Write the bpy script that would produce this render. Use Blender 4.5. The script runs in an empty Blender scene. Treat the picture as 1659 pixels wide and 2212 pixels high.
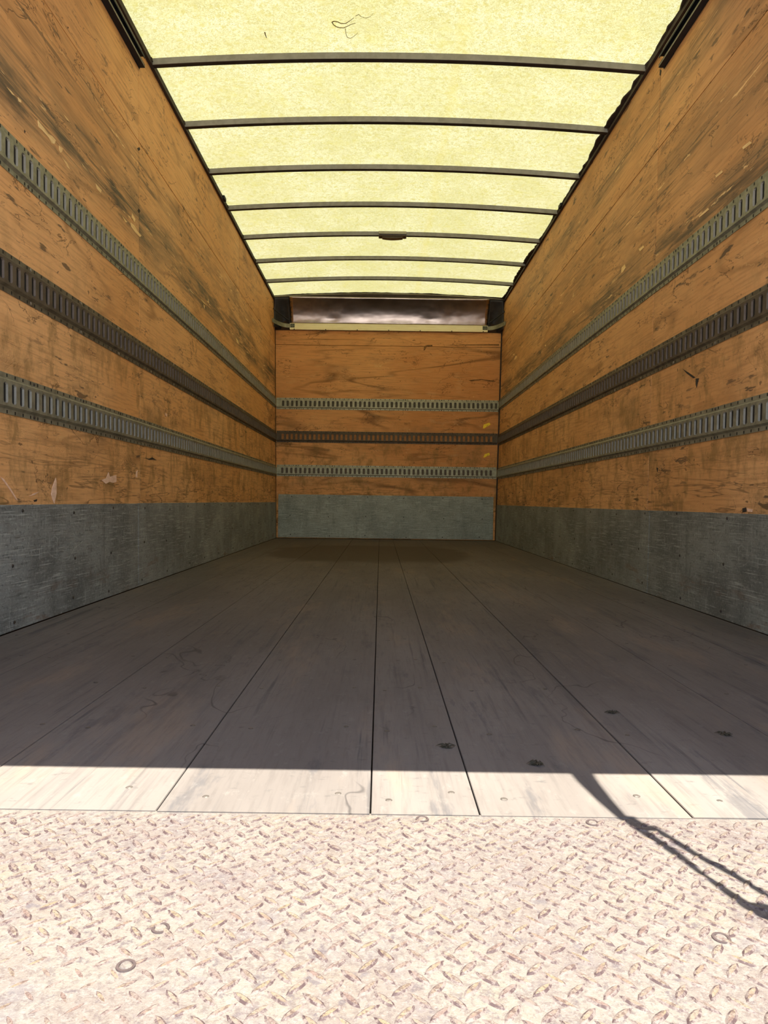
import bpy, bmesh, math, random
from mathutils import Vector
random.seed(7)
S = bpy.context.scene
COL = S.collection

# ------------------------------------------------------------------ camera
W, H = 1659.0, 2212.0
F = 1530.0                      # focal length in pixels
VX, VY, ROLL = 821.83, 1082.13, 0.01323
EYE = 0.427                     # lens height over the cargo floor
cam_d = bpy.data.cameras.new('camera')
cam = bpy.data.objects.new('camera', cam_d)
COL.objects.link(cam)
cam_d.sensor_fit = 'HORIZONTAL'
cam_d.sensor_width = 36.0
cam_d.lens = F / W * 36.0
cam_d.shift_x = (W / 2 - VX) / W
cam_d.shift_y = (VY - H / 2) / W
cam_d.clip_start = 0.02
cam.location = (0, 0, EYE)
cam.rotation_mode = 'XYZ'
from mathutils import Matrix
cam.matrix_world = Matrix.Translation((0, 0, EYE)) @ Matrix.Rotation(math.pi / 2, 4, 'X') @ Matrix.Rotation(ROLL, 4, 'Z')
S.camera = cam

# ------------------------------------------------------------------ sky, sun, exposure
SUNX, SUNY = 0.080, -0.285      # horizontal drift of the sun per metre of height
wd = bpy.data.worlds.new('world')
S.world = wd
wd.use_nodes = True
nt = wd.node_tree
nt.nodes.clear()
sky = nt.nodes.new('ShaderNodeTexSky')
sky.sky_type = 'NISHITA'
sky.sun_disc = False
sky.sun_elevation = math.radians(73.5)
sky.sun_rotation = math.radians(164)
sky.air_density = 1.0
sky.dust_density = 1.2
bg = nt.nodes.new('ShaderNodeBackground')
bg.inputs['Strength'].default_value = 0.098
wo = nt.nodes.new('ShaderNodeOutputWorld')
nt.links.new(sky.outputs[0], bg.inputs[0])
nt.links.new(bg.outputs[0], wo.inputs[0])

sun_d = bpy.data.lights.new('sun', 'SUN')
sun_d.energy = 5.0
sun_d.angle = math.radians(0.22)
sun_d.color = (1.0, 0.985, 0.885)
sun = bpy.data.objects.new('sun', sun_d)
COL.objects.link(sun)
sun.location = (0.6, -2.0, 8.0)
sun.rotation_euler = Vector((SUNX, SUNY, 1.0)).to_track_quat('Z', 'Y').to_euler()

S.view_settings.view_transform = 'Standard'
S.view_settings.look = 'None'
S.view_settings.gamma = 1.0
S.view_settings.use_curve_mapping = False
S.view_settings.exposure = 2.45
try:
    S.cycles.max_bounces = 14
    S.cycles.diffuse_bounces = 8
    S.cycles.glossy_bounces = 4
    S.cycles.transmission_bounces = 6
    S.cycles.sample_clamp_indirect = 8.0
except Exception:
    pass

# ------------------------------------------------------------------ geometry of the box
XL, XR, LEAN = 1.165, 1.295, 0.0174
YB = 7.874                      # face of the front bulkhead
Y0 = 0.42                       # rear end of the box
ZTOP = 2.627                    # top of the wall lining
ZSEAM = 2.155
ZROOF = EYE + 2.234             # underside of the roof sheet at its edges
CROWN = 0.047


def wall_x(side, z):
    return side * ((XL if side < 0 else XR) + LEAN * (z - EYE))


def ray(u, v):
    a, b = u - VX, v - VY
    c, s = math.cos(ROLL), math.sin(ROLL)
    x, y = a * c + b * s, -a * s + b * c
    return Vector((x / F, 1.0, -y / F))


def on_floor(u, v, z=0.0):
    d = ray(u, v)
    t = (z - EYE) / d.z
    return Vector((d.x * t, t, z))


def on_side(u, v, side):
    d = ray(u, v)
    # X = side*(base + LEAN*h), h = d.z*t
    base = XL if side < 0 else XR
    t = side * base / (d.x - side * LEAN * d.z)
    return (t, EYE + d.z * t)          # (Y, z)


def on_back(u, v, y=YB):
    d = ray(u, v)
    return (d.x * y, EYE + d.z * y)


def roof_z(x):
    mid = (wall_x(1, ZROOF) + wall_x(-1, ZROOF)) / 2
    half = (wall_x(1, ZROOF) - wall_x(-1, ZROOF)) / 2
    return ZROOF + CROWN * (1 - ((x - mid) / half) ** 2)


# ------------------------------------------------------------------ scene helpers
def ob(name, mesh, mat=None, parent=None, loc=(0, 0, 0)):
    o = bpy.data.objects.new(name, mesh)
    COL.objects.link(o)
    o.location = loc
    if parent is not None:
        o.parent = parent
    if mat is not None and mesh is not None and not mesh.materials:
        mesh.materials.append(mat)
    return o


def tag(o, label, cat, group=None):
    o['label'] = label
    o['category'] = cat
    if group:
        o['group'] = group
    return o


def thing(name, label, cat, loc=(0, 0, 0), group=None):
    return tag(ob(name, None, loc=loc), label, cat, group)


def struct(name, mesh=None, mat=None, label=None):
    o = ob(name, mesh, mat)
    o['kind'] = 'structure'
    if label:
        o['label'] = label
    return o


class MB:
    """collects faces for one mesh"""

    def __init__(self, fn=None):
        self.v, self.f, self.fn = [], [], fn

    def add(self, pts, faces):
        n = len(self.v)
        for p in pts:
            self.v.append(tuple(self.fn(*p)) if self.fn else tuple(p))
        for f in faces:
            self.f.append([n + i for i in f])

    def box(self, a, b, flip=False):
        x0, y0, z0 = a
        x1, y1, z1 = b
        p = [(x0, y0, z0), (x1, y0, z0), (x1, y1, z0), (x0, y1, z0), (x0, y0, z1), (x1, y0, z1), (x1, y1, z1), (x0, y1, z1)]
        self.add(p, [(0, 3, 2, 1), (4, 5, 6, 7), (0, 1, 5, 4), (1, 2, 6, 5), (2, 3, 7, 6), (3, 0, 4, 7)])

    def prism(self, prof, lo, hi, place):
        """profile (list of 2D) extruded from lo to hi; place(s, p, q) gives the point"""
        n = len(prof)
        pts = [place(lo, *q) for q in prof] + [place(hi, *q) for q in prof]
        fs = [(i, (i + 1) % n, n + (i + 1) % n, n + i) for i in range(n)]
        fs += [tuple(range(n - 1, -1, -1)), tuple(range(n, 2 * n))]
        self.add(pts, fs)

    def disc(self, c, r, h, n=8, place=None, dome=0.6):
        """low button: c=(a,b,base) local plane coordinates, place maps (a,b,h)"""
        place = place or (lambda a, b, d: (a, b, d))
        a0, b0, d0 = c
        ring = lambda rr, d: [place(a0 + rr * math.cos(2 * math.pi * k / n), b0 + rr * math.sin(2 * math.pi * k / n), d) for k in range(n)]
        pts = ring(r, d0) + ring(r * dome, d0 + h)
        self.add(pts, [(k, (k + 1) % n, n + (k + 1) % n, n + k) for k in range(n)] + [tuple(range(n, 2 * n))])

    def mesh(self, name, mat=None, fix=True, smooth=False, bevel=0):
        m = bpy.data.meshes.new(name)
        m.from_pydata(self.v, [], self.f)
        if fix or bevel:
            b = bmesh.new()
            b.from_mesh(m)
            bmesh.ops.recalc_face_normals(b, faces=b.faces[:])
            if bevel:
                bmesh.ops.bevel(b, geom=b.edges[:], offset=bevel, segments=1, affect='EDGES')
            b.to_mesh(m)
            b.free()
        if smooth:
            for p in m.polygons:
                p.use_smooth = True
        if mat:
            m.materials.append(mat)
        return m


def tube(pts, r, n=6):
    mb = MB()
    P = [Vector(p) for p in pts]
    rings = []
    for i, p in enumerate(P):
        t = (P[min(i + 1, len(P) - 1)] - P[max(i - 1, 0)]).normalized()
        u = t.cross(Vector((0, 0, 1)))
        if u.length < 1e-3:
            u = t.cross(Vector((1, 0, 0)))
        u.normalize()
        w = t.cross(u)
        rr = r if not callable(r) else r(i / (len(P) - 1))
        rings.append([p + u * rr * math.cos(2 * math.pi * k / n) + w * rr * math.sin(2 * math.pi * k / n) for k in range(n)])
    pts = [q for g in rings for q in g]
    fs = []
    for i in range(len(rings) - 1):
        for k in range(n):
            fs.append((i * n + k, i * n + (k + 1) % n, (i + 1) * n + (k + 1) % n, (i + 1) * n + k))
    fs += [tuple(range(n - 1, -1, -1)), tuple((len(rings) - 1) * n + k for k in range(n))]
    mb.add(pts, fs)
    return mb


# ------------------------------------------------------------------ materials
class NT:
    def __init__(self, name):
        self.m = bpy.data.materials.new(name)
        self.m.use_nodes = True
        self.t = self.m.node_tree
        self.t.nodes.clear()
        self.out = self.t.nodes.new('ShaderNodeOutputMaterial')

    def n(self, typ, **kw):
        x = self.t.nodes.new(typ)
        for k, v in kw.items():
            setattr(x, k, v)
        return x

    def put(self, sock, val):
        if isinstance(val, bpy.types.NodeSocket):
            self.t.links.new(val, sock)
        elif isinstance(val, (tuple, list)) and len(val) == 3 and sock.type == 'RGBA':
            sock.default_value = (*val, 1)
        else:
            sock.default_value = val

    def pos(self):
        return self.n('ShaderNodeNewGeometry').outputs['Position']

    def rnd(self):
        return self.n('ShaderNodeObjectInfo').outputs['Random']

    def math(self, op, a, b=0.0, c=None, clamp=False):
        x = self.n('ShaderNodeMath', operation=op, use_clamp=clamp)
        self.put(x.inputs[0], a)
        self.put(x.inputs[1], b)
        if c is not None:
            self.put(x.inputs[2], c)
        return x.outputs[0]

    def xyz(self, v):
        x = self.n('ShaderNodeSeparateXYZ')
        self.put(x.inputs[0], v)
        return x.outputs

    def vec(self, a, b, c):
        x = self.n('ShaderNodeCombineXYZ')
        for i, q in enumerate((a, b, c)):
            self.put(x.inputs[i], q)
        return x.outputs[0]

    def vmul(self, v, s):
        x = self.n('ShaderNodeVectorMath', operation='MULTIPLY')
        self.put(x.inputs[0], v)
        x.inputs[1].default_value = s
        return x.outputs[0]

    def vadd(self, v, w):
        x = self.n('ShaderNodeVectorMath', operation='ADD')
        self.put(x.inputs[0], v)
        self.put(x.inputs[1], w)
        return x.outputs[0]

    def noise(self, v, scale=1.0, detail=3.0, rough=0.55, dist=0.0):
        x = self.n('ShaderNodeTexNoise')
        self.put(x.inputs['Vector'], v)
        x.inputs['Scale'].default_value = scale
        x.inputs['Detail'].default_value = detail
        x.inputs['Roughness'].default_value = rough
        x.inputs['Distortion'].default_value = dist
        return x.outputs['Fac']

    def step(self, v, lo, hi, a=0.0, b=1.0):
        x = self.n('ShaderNodeMapRange', interpolation_type='SMOOTHSTEP')
        self.put(x.inputs['Value'], v)
        x.inputs['From Min'].default_value = lo
        x.inputs['From Max'].default_value = hi
        x.inputs['To Min'].default_value = a
        x.inputs['To Max'].default_value = b
        return x.outputs['Result']

    def line(self, v, c, w):
        """thin line where v crosses c"""
        d = self.math('ABSOLUTE', self.math('SUBTRACT', v, c))
        return self.step(d, 0.0, w, 1.0, 0.0)

    def band(self, v, c, w):
        d = self.math('ABSOLUTE', self.math('SUBTRACT', v, c))
        return self.step(d, w * 0.25, w, 1.0, 0.0)

    def mix(self, f, a, b, mode='MIX'):
        x = self.n('ShaderNodeMix', data_type='RGBA', blend_type=mode)
        self.put(x.inputs[0], f)
        self.put(x.inputs[6], a)
        self.put(x.inputs[7], b)
        return x.outputs[2]

    def mul(self, *a):
        r = a[0]
        for b in a[1:]:
            r = self.math('MULTIPLY', r, b)
        return r

    def bsdf(self, col, rough=0.7, metal=0.0, bump=None, dist=0.002, strength=0.6, spec=0.35):
        b = self.n('ShaderNodeBsdfPrincipled')
        self.put(b.inputs['Base Color'], col)
        self.put(b.inputs['Roughness'], rough)
        self.put(b.inputs['Metallic'], metal)
        b.inputs['Specular IOR Level'].default_value = spec
        if bump is not None:
            k = self.n('ShaderNodeBump')
            k.inputs['Strength'].default_value = strength
            k.inputs['Distance'].default_value = dist
            self.put(k.inputs['Height'], bump)
            self.t.links.new(k.outputs[0], b.inputs['Normal'])
        self.t.links.new(b.outputs[0], self.out.inputs[0])
        return self.m


def plywood(name, axis, base, base2, scuffs=(), smudge=1.0, panel_shift=3.0, figure=.5, spots=.635):
    t = NT(name)
    P = t.xyz(t.pos())
    g, z = P[axis], P[2]
    sh = t.math('MULTIPLY', t.rnd(), panel_shift)
    gs = t.math('ADD', g, sh)
    zs = t.math('ADD', z, sh)
    V = lambda a, b: t.vec(t.math('MULTIPLY', gs, a), t.math('MULTIPLY', zs, b), 0.0)
    big = t.noise(V(.7, .9), 1.0, 3)
    col = t.mix(t.step(big, .35, .65), base, base2)
    # broad growth figure and fine grain
    fig = t.noise(V(.55, 3.2), 1.0, 2.5, .5, .5)
    rings = t.math('PINGPONG', t.math('MULTIPLY', fig, 9.0), 1.0)
    col = t.mix(t.mul(t.step(rings, .0, .28, 1, 0), t.step(t.noise(V(1.1, 2.3), 1, 2), .42, .62, figure * .3, figure)), col, (.20, .082, .022))
    fine = t.noise(V(5, 85), 1.0, 3, .6)
    col = t.mix(t.step(fine, .42, .72, 0, .40), col, (.30, .135, .045))
    mott = t.noise(V(7, 16), 1.0, 4, .65)
    col = t.mix(t.step(mott, .5, .75, 0, .35), col, (.66, .38, .155))
    # dirt haze
    haze = t.noise(V(1.6, 3.8), 1.0, 5, .65)
    col = t.mix(t.step(haze, .5, .8, 0, .55), col, (.20, .13, .062))
    # squiggly scratches
    q1 = t.line(t.noise(V(3.2, 6.5), 1.0, 5, .62, .6), .5, .012)
    q1m = t.step(t.noise(V(1.3, 2.7), 1.7, 2), .47, .60)
    col = t.mix(t.mul(q1, q1m, .75), col, (.075, .034, .014))
    q2 = t.line(t.noise(V(2.0, 22), 1.0, 4, .6, .3), .52, .012)
    q2m = t.step(t.noise(V(1.7, 3.3), 1.3, 2), .5, .62)
    col = t.mix(t.mul(q2, q2m, .6), col, (.085, .042, .018))
    # pale scratches
    q3 = t.line(t.noise(V(4.5, 9), 1.0, 3, .5, .2), .46, .008)
    col = t.mix(t.mul(q3, t.step(t.noise(V(2.1, 4.1), 1, 2), .55, .64), .7), col, (.70, .42, .17))
    # short dark smudges
    sm = t.noise(V(6, 26), 1.0, 3, .6)
    smm = t.step(t.noise(V(1.1, 2.2), 1, 2), .38, .6)
    col = t.mix(t.mul(t.step(sm, spots, spots + .05), smm, .72 * smudge), col, (.105, .062, .034))
    dots = t.noise(V(26, 34), 1.0, 2, .5)
    col = t.mix(t.mul(t.step(dots, .70, .74), .7), col, (.07, .035, .016))
    # worn bands where cargo rubs
    for zc, w, amt in scuffs:
        wob = t.math('ADD', z, t.math('MULTIPLY', t.math('SUBTRACT', t.noise(t.vec(t.math('MULTIPLY', g, .8), 0., 0.), 1.0, 3), .5), .16))
        bnd = t.band(wob, zc, w)
        st = t.noise(V(1.5, 34), 1.0, 4, .68)
        brk = t.noise(V(1.5, 7.0), 1.0, 4, .65)
        col = t.mix(t.mul(bnd, t.step(brk, .42, .62), t.step(st, .36, .55), amt), col, (.052, .042, .030))
        col = t.mix(t.mul(bnd, t.step(t.noise(V(2.1, 60), 1, 3), .58, .64), .55), col, (.045, .03, .02))
        col = t.mix(t.mul(t.band(wob, zc, w * 1.15), t.step(t.noise(V(.9, 12), 1.0, 5, .7), .36, .60), t.math('MULTIPLY', .55, amt)), col, (.16, .115, .062))
        col = t.mix(t.mul(bnd, t.step(t.noise(V(3.0, 95), 1.0, 4, .7), .50, .60), t.step(brk, .34, .54), t.math('MULTIPLY', .6, amt)), col, (.085, .066, .042))
        pale = t.noise(V(2.6, 24), 1.3, 4, .7, .4)
        col = t.mix(t.mul(t.band(wob, zc, w * .7), t.step(pale, .62, .66), .8), col, (.92, .62, .28))
    # crowded dark strokes low on the wall, over the kick plate
    low = t.step(z, .40, .78, 1, 0)
    ln = t.line(t.noise(V(1.1, 13), 1.0, 4, .6, .5), .5, .02)
    col = t.mix(t.mul(low, ln, .65), col, (.07, .034, .012))
    ln2 = t.noise(V(9, 5), 1.0, 5, .7)
    mid = t.step(z, .85, 1.5, 1, 0)
    col = t.mix(t.mul(mid, t.step(ln2, .46, .66), .62), col, (.20, .115, .032))
    bump = t.math('ADD', t.math('MULTIPLY', fine, .5), t.math('ADD', t.math('MULTIPLY', mott, .8), t.math('MULTIPLY', q1, -.5)))
    return t.bsdf(col, .62, 0, bump, .0025, .55, .3)


M_WL = plywood('plywood_left', 1, (.71, .345, .120), (.79, .425, .175), [(1.77, .15, 1.0), (2.02, .12, .25)], 1.15, spots=.62)
M_WR = plywood('plywood_right', 1, (.61, .295, .105), (.71, .370, .15), [(1.64, .12, .75), (2.36, .12, .45), (1.95, .2, .3)], 1.25, spots=.605)
M_WB = plywood('plywood_back', 0, (.58, .235, .068), (.70, .33, .115), [], .6, figure=.85)


def simple(name, col, col2=None, rough=.6, metal=0., scale=40., amt=.5, bump=.3, stretch=(1, 1, 1), spec=.35):
    t = NT(name)
    n = t.noise(t.vmul(t.pos(), stretch), scale, 4, .6)
    c = t.mix(t.step(n, .35, .68, 0, amt), col, col2 or tuple(x * .5 for x in col))
    return t.bsdf(c, rough, metal, n, .001, bump, spec)


def kick_metal(name, axis, tint, rustband=True, blotch=.55):
    t = NT(name)
    P = t.xyz(t.pos())
    g, z = P[axis], P[2]
    V = lambda a, b: t.vec(t.math('MULTIPLY', g, a), t.math('MULTIPLY', z, b), 0.0)
    dk = lambda f: tuple(x * f for x in tint)
    light = tuple(min(1, x * 2.0) for x in tint)
    c = t.mix(t.step(t.noise(V(2.4, 3.0), 1.0, 5, .65), .36, .64), dk(blotch), tint)
    c = t.mix(t.step(t.noise(V(9, 1.4), 1.0, 4, .65), .5, .74, 0, .6), c, dk(.42))
    # dense rubbed grain both ways
    scr = t.noise(V(9, 130), 1.0, 4, .7)
    c = t.mix(t.step(scr, .50, .68, 0, .62), c, dk(.28))
    c = t.mix(t.mul(t.step(t.noise(V(6, 170), 1.0, 4, .7), .53, .64), t.step(t.noise(V(2.6, 6), 1.0, 4, .65), .36, .58), .6), c, light)
    c = t.mix(t.mul(t.step(t.noise(V(110, 10), 1.0, 4, .7), .55, .68), t.step(t.noise(V(3.1, 4), 1.3, 4, .65), .40, .60), .45), c, light)
    c = t.mix(t.mul(t.step(t.noise(V(55, 60), 1.0, 4, .75), .54, .66), .55), c, dk(.25))
    c = t.mix(t.mul(t.step(t.noise(V(70, 48), 1.7, 3, .75), .56, .66), .4), c, light)
    swirl = t.line(t.noise(V(2.6, 4.2), 1.0, 3, .5, .5), .5, .005)
    c = t.mix(t.mul(swirl, t.step(t.noise(V(1.5, 2.1), 1.3, 2), .52, .62), .4), c, light)
    if rustband:
        r = t.mul(t.step(z, .03, .2, 1, 0), t.step(t.noise(V(3.5, 14), 1.0, 5, .7), .56, .68), .6)
        c = t.mix(r, c, (.17, .072, .03))
        r2 = t.mul(t.step(t.noise(V(6.5, 2.3), 1.0, 4), .66, .76), .45)
        c = t.mix(r2, c, (.11, .055, .03))
    return t.bsdf(c, t.step(scr, .3, .7, .62, .48), .25, scr, .0008, .35, .4)


M_KL = kick_metal('kick_left_steel', 1, (.305, .312, .290))
M_KR = kick_metal('kick_right_steel', 1, (.262, .265, .230))
M_KB = kick_metal('kick_back_steel', 0, (.30, .300, .245), False, .75)


def floor_mat():
    t = NT('floor_boards')
    P = t.xyz(t.pos())
    x, y = P[0], P[1]
    r = t.math('MULTIPLY', t.rnd(), 5.0)
    V = lambda a, b: t.vec(t.math('MULTIPLY', x, a), t.math('MULTIPLY', t.math('ADD', y, r), b), 0.0)
    U = lambda a, b: t.vec(t.math('MULTIPLY', x, a), t.math('MULTIPLY', y, b), 0.0)
    c = t.mix(t.step(t.noise(U(2.2, .7), 1.0, 4, .6), .33, .68), (0.090, 0.075, 0.066), (0.133, 0.113, 0.100))
    c = t.mix(t.mul(t.rnd(), .25), c, (0.087, 0.075, 0.070))
    # scrub lines along the boards
    c = t.mix(t.step(t.noise(V(30, .8), 1.0, 4, .65), .52, .74, 0, .55), c, (0.059, 0.052, 0.051))
    c = t.mix(t.step(t.noise(V(11, .5), 1.7, 3, .6), .60, .74, 0, .5), c, (0.046, 0.042, 0.045))
    c = t.mix(t.mul(t.step(t.noise(V(60, 1.6), 1.0, 4, .7), .55, .68), t.step(t.noise(U(3, 1.1), 1.3, 3), .40, .60), .75), c, (.042, .040, .042))
    c = t.mix(t.mul(t.step(t.noise(U(16, 3.2), 1.0, 5, .7), .56, .68), .6), c, (.050, .047, .050))
    c = t.mix(t.step(t.noise(U(26, 60), 1.0, 5, .75), .58, .68, 0, .5), c, (.052, .047, .045))
    # tan wear where the wood shows
    c = t.mix(t.mul(t.step(t.noise(U(5.5, 1.3), 1.0, 5, .66), .52, .66), .55), c, (0.156, 0.115, 0.086))
    c = t.mix(t.step(t.noise(V(120, 9), 1.0, 3, .6), .45, .72, 0, .35), c, (0.065, 0.054, 0.048))
    c = t.mix(t.step(t.noise(U(45, 22), 1.0, 4, .7), .56, .72, 0, .35), c, (0.152, 0.135, 0.120))
    # black scratches
    q = t.line(t.noise(U(4.5, 2.6), 1.0, 3, .5, .5), .5, .007)
    c = t.mix(t.mul(q, t.step(t.noise(U(2.3, 1.2), 1.5, 2), .5, .6), .7), c, (0.027, 0.023, 0.022))
    # old wet stain before the bulkhead
    dx = t.math('DIVIDE', t.math('SUBTRACT', x, -.08), .82)
    dy = t.math('DIVIDE', t.math('SUBTRACT', y, 5.85), .95)
    d = t.math('ADD', t.math('POWER', dx, 4.0), t.math('POWER', dy, 2.0))
    d = t.math('ADD', d, t.math('MULTIPLY', t.math('SUBTRACT', t.noise(U(3, 3), 1, 4), .5), 1.1))
    c = t.mix(t.step(d, .6, 1.2, .85, 0), c, (0.038, 0.028, 0.019))
    c = t.mix(t.step(y, 3.0, 7.0, 0, .45), c, (0.087, 0.060, 0.040))  # boards turn browner towards the bulkhead
    # relief from grain and fine speckle
    bump = t.math('ADD', t.math('MULTIPLY', t.noise(V(120, 9), 1.0, 3), .6), t.noise(U(45, 22), 1.0, 4))
    return t.bsdf(c, .74, 0, bump, .0012, .45, .2)


M_FLOOR = floor_mat()


def tread_mat():
    t = NT('tread_steel')
    p = t.pos()
    c = t.mix(t.step(t.noise(p, 9, 5, .65), .36, .62), (.106, .085, .074), (.124, .107, .090))
    c = t.mix(t.step(t.noise(p, 14, 5, .7), .52, .68, 0, .6), c, (.080, .066, .072))
    c = t.mix(t.step(t.noise(t.vadd(p, (3, 1, 0)), 6, 4, .6), .50, .68, 0, .6), c, (.128, .106, .076))
    c = t.mix(t.step(t.noise(p, 150, 5, .75), .48, .60, 0, .55), c, (.062, .044, .042))
    c = t.mix(t.step(t.noise(t.vadd(p, (9, 4, 0)), 210, 4, .75), .50, .62, 0, .6), c, (.142, .124, .112))
    c = t.mix(t.step(t.noise(p, 45, 6, .78), .55, .66, 0, .75), c, (.056, .043, .047))
    c = t.mix(t.step(t.noise(t.vadd(p, (2, 8, 0)), 24, 5, .7), .60, .70, 0, .6), c, (.058, .048, .056))
    return t.bsdf(c, .6, .0, t.noise(p, 190, 5, .78), .002, .8, .3)


def lug_mat():
    t = NT('worn_lug')
    p = t.pos()
    n = t.noise(p, 16, 4, .65)
    c = t.mix(t.step(n, .42, .58), (.100, .066, .056), (.125, .094, .058))
    c = t.mix(t.mul(t.rnd(), .55), c, (.118, .098, .088))
    c = t.mix(t.step(t.noise(p, 190, 4, .75), .47, .60, 0, .8), c, (.052, .032, .028))
    c = t.mix(t.step(t.noise(t.vadd(p, (5, 2, 1)), 150, 4, .75), .54, .64, 0, .7), c, (.135, .115, .098))
    return t.bsdf(c, .5, .0, t.noise(p, 260, 4, .75), .0015, .9, .3)


def flank_mat():
    t = NT('rusted_flank')
    p = t.pos()
    c = t.mix(t.step(t.noise(p, 120, 4, .75), .40, .58), (.040, .024, .024), (.115, .090, .080))
    return t.bsdf(c, .7, .0, None, spec=.2)


M_FLANK = flank_mat()
M_TREAD, M_LUG = tread_mat(), lug_mat()


def roof_mat():
    t = NT('translucent_fibreglass')
    p = t.pos()
    P = t.xyz(p)
    v = t.vec(P[0], P[1], 0.0)
    base = t.mix(t.step(t.noise(v, 2.6, 5, .6), .35, .68), (.108, .105, .057), (.127, .124, .082))
    st = t.noise(t.vmul(v, (1, 1.6, 1)), 60, 3, .6, 1.4)
    c = t.mix(t.line(st, .5, .055), base, (.050, .044, .012))
    st2 = t.noise(t.vadd(t.vmul(v, (1.5, 1, 1)), (3.1, 7.7, 0)), 90, 2, .5, 1.8)
    c = t.mix(t.mul(t.line(st2, .5, .07), .85), c, (.054, .048, .014))
    c = t.mix(t.step(t.noise(v, 30, 4, .65), .50, .66, 0, .85), c, (.074, .067, .022))
    c = t.mix(t.step(t.noise(v, 9, 4, .65), .50, .70, 0, .35), c, (.085, .078, .022))
    c = t.mix(t.mul(t.line(P[0], .37, .05), .25), c, (.085, .072, .016))
    tr = t.n('ShaderNodeBsdfTranslucent')
    t.put(tr.inputs['Color'], c)
    df = t.n('ShaderNodeBsdfDiffuse')
    df.inputs['Color'].default_value = (.50, .48, .33, 1)
    ms = t.n('ShaderNodeAddShader')
    t.t.links.new(tr.outputs[0], ms.inputs[0])
    t.t.links.new(df.outputs[0], ms.inputs[1])
    t.t.links.new(ms.outputs[0], t.out.inputs[0])
    return t.m


M_ROOF = roof_mat()
M_GALV = simple('galvanised_track', (.30, .285, .205), (.15, .142, .10), .5, .45, 28, .7, .25)
M_GALVB = simple('galvanised_track_front', (.38, .35, .245), (.20, .19, .135), .5, .45, 28, .7, .25)
M_RUST = simple('rusted_track', (.112, .082, .056), (.060, .042, .030), .6, .3, 22, .8, .35)
M_RUSTF = simple('rusted_track_flange', (.17, .14, .09), (.075, .055, .035), .6, .3, 22, .8, .35)
M_BACKG = simple('track_back', (.27, .245, .205), (.19, .175, .15), .6, .2, 30, .6, .2)
M_BACKR = simple('track_back_dark', (.12, .088, .062), (.07, .05, .036), .6, .2, 30, .6, .2)  # dark tone paints in slot depth on the lowest front track
M_INNER = simple('slot_side_steel', (.33, .30, .25), (.24, .22, .185), .6, .1, 40, .5, .1)
M_INNERR = simple('slot_side_rusty', (.165, .125, .10), (.11, .08, .062), .6, .1, 40, .5, .1)
M_DIMBACK = simple('dim_track_back', (.085, .070, .05), (.05, .04, .03), .7)
M_BACKW = simple('wood_behind_slots', (.40, .17, .05), (.2, .08, .03), .7, 0, 30, .6, .2)
M_DARK = simple('dark_hole', (.012, .010, .008), (.02, .016, .012), .7)
M_BOW = simple('bow_steel', (.25, .235, .225), (.17, .155, .145), .5, .2, 20, .6, .15)
M_BOWSHADE = simple('bow_flange_shade', (.040, .030, .025), (.025, .019, .016), .6, .1, 20, .6, .15, spec=.15)  # same steel as the web, darkened to paint in its downward shade
M_RAIL = simple('roof_rail_paint', (.052, .036, .030), (.030, .021, .018), .65, .0, 25, .6, .2, spec=.15)
M_BLACK = simple('black_track_steel', (.016, .016, .021), (.009, .009, .011), .55, .1, 25, .6, .2, spec=.2)
M_EDGE = simple('worn_bare_edge', (.22, .19, .15), (.1, .085, .065), .45, .5, 40, .6, .2)
M_CAP = simple('black_corner_cap', (.022, .020, .021), (.045, .040, .038), .45, .1, 12, .7, .3)
M_PLATE = simple('grey_green_plate', (.15, .16, .12), (.08, .09, .065), .6, .1, 90)
M_CREAM = simple('cream_header_rail', (.92, .82, .52), (.80, .68, .38), .5, 0, 30, .5, .15, (.3, 1, 1))
M_GAP = simple('joint_shadow_board', (.060, .030, .014), (.03, .016, .008), .85, 0, 20)
M_SCREW = simple('rusty_screw', (.062, .048, .040), (.03, .024, .02), .5, .4, 60)
M_SCREWF = simple('floor_screw', (.085, .070, .060), (.05, .042, .036), .55, .4, 60)
M_STEEL = simple('bright_screw', (.35, .33, .29), (.2, .18, .16), .35, .8, 60)
M_CHIP = simple('bare_splintered_wood', (.90, .64, .30), (.74, .46, .18), .8, 0, 60, .8, .6, (1, .2, 2))
M_CHIPP = simple('bare_pink_wood', (.88, .58, .40), (.70, .42, .26), .8, 0, 60, .8, .6, (1, .5, 1))
M_HOLE = simple('charred_gouge', (.030, .022, .016), (.05, .032, .02), .8, 0, 70)
M_SCAR = simple('dark_wood_scar', (.22, .10, .03), (.09, .04, .015), .8, 0, 45, .9, .3)
M_DEBRIS = simple('dark_dirt', (.028, .022, .012), (.05, .034, .014), .85, 0, 90)
M_YEL = simple('yellow_sticker', (.95, .66, .03), (.88, .58, .02), .5, 0, 30, .5, .1)
M_WEB = simple('dark_webbing', (.03, .03, .035), (.015, .015, .02), .8, 0, 200)
M_DOOR = simple('painted_door', (.55, .54, .50), (.45, .44, .40), .6, 0, 10)
M_FRAME = simple('rear_frame_steel', (.40, .39, .37), (.28, .27, .25), .5, .3, 12)
M_GROUND = simple('concrete_yard', (.40, .38, .355), (.32, .305, .285), .85, 0, 14)
M_STRAND = simple('resin_strand', (.16, .09, .02), (.1, .05, .01), .6)
M_LAMP = simple('smoked_lens', (.055, .032, .022), (.03, .02, .014), .3, 0, 30)
M_LAMPB = simple('lamp_base', (.34, .31, .24), (.25, .22, .17), .5, .3, 30)


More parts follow.
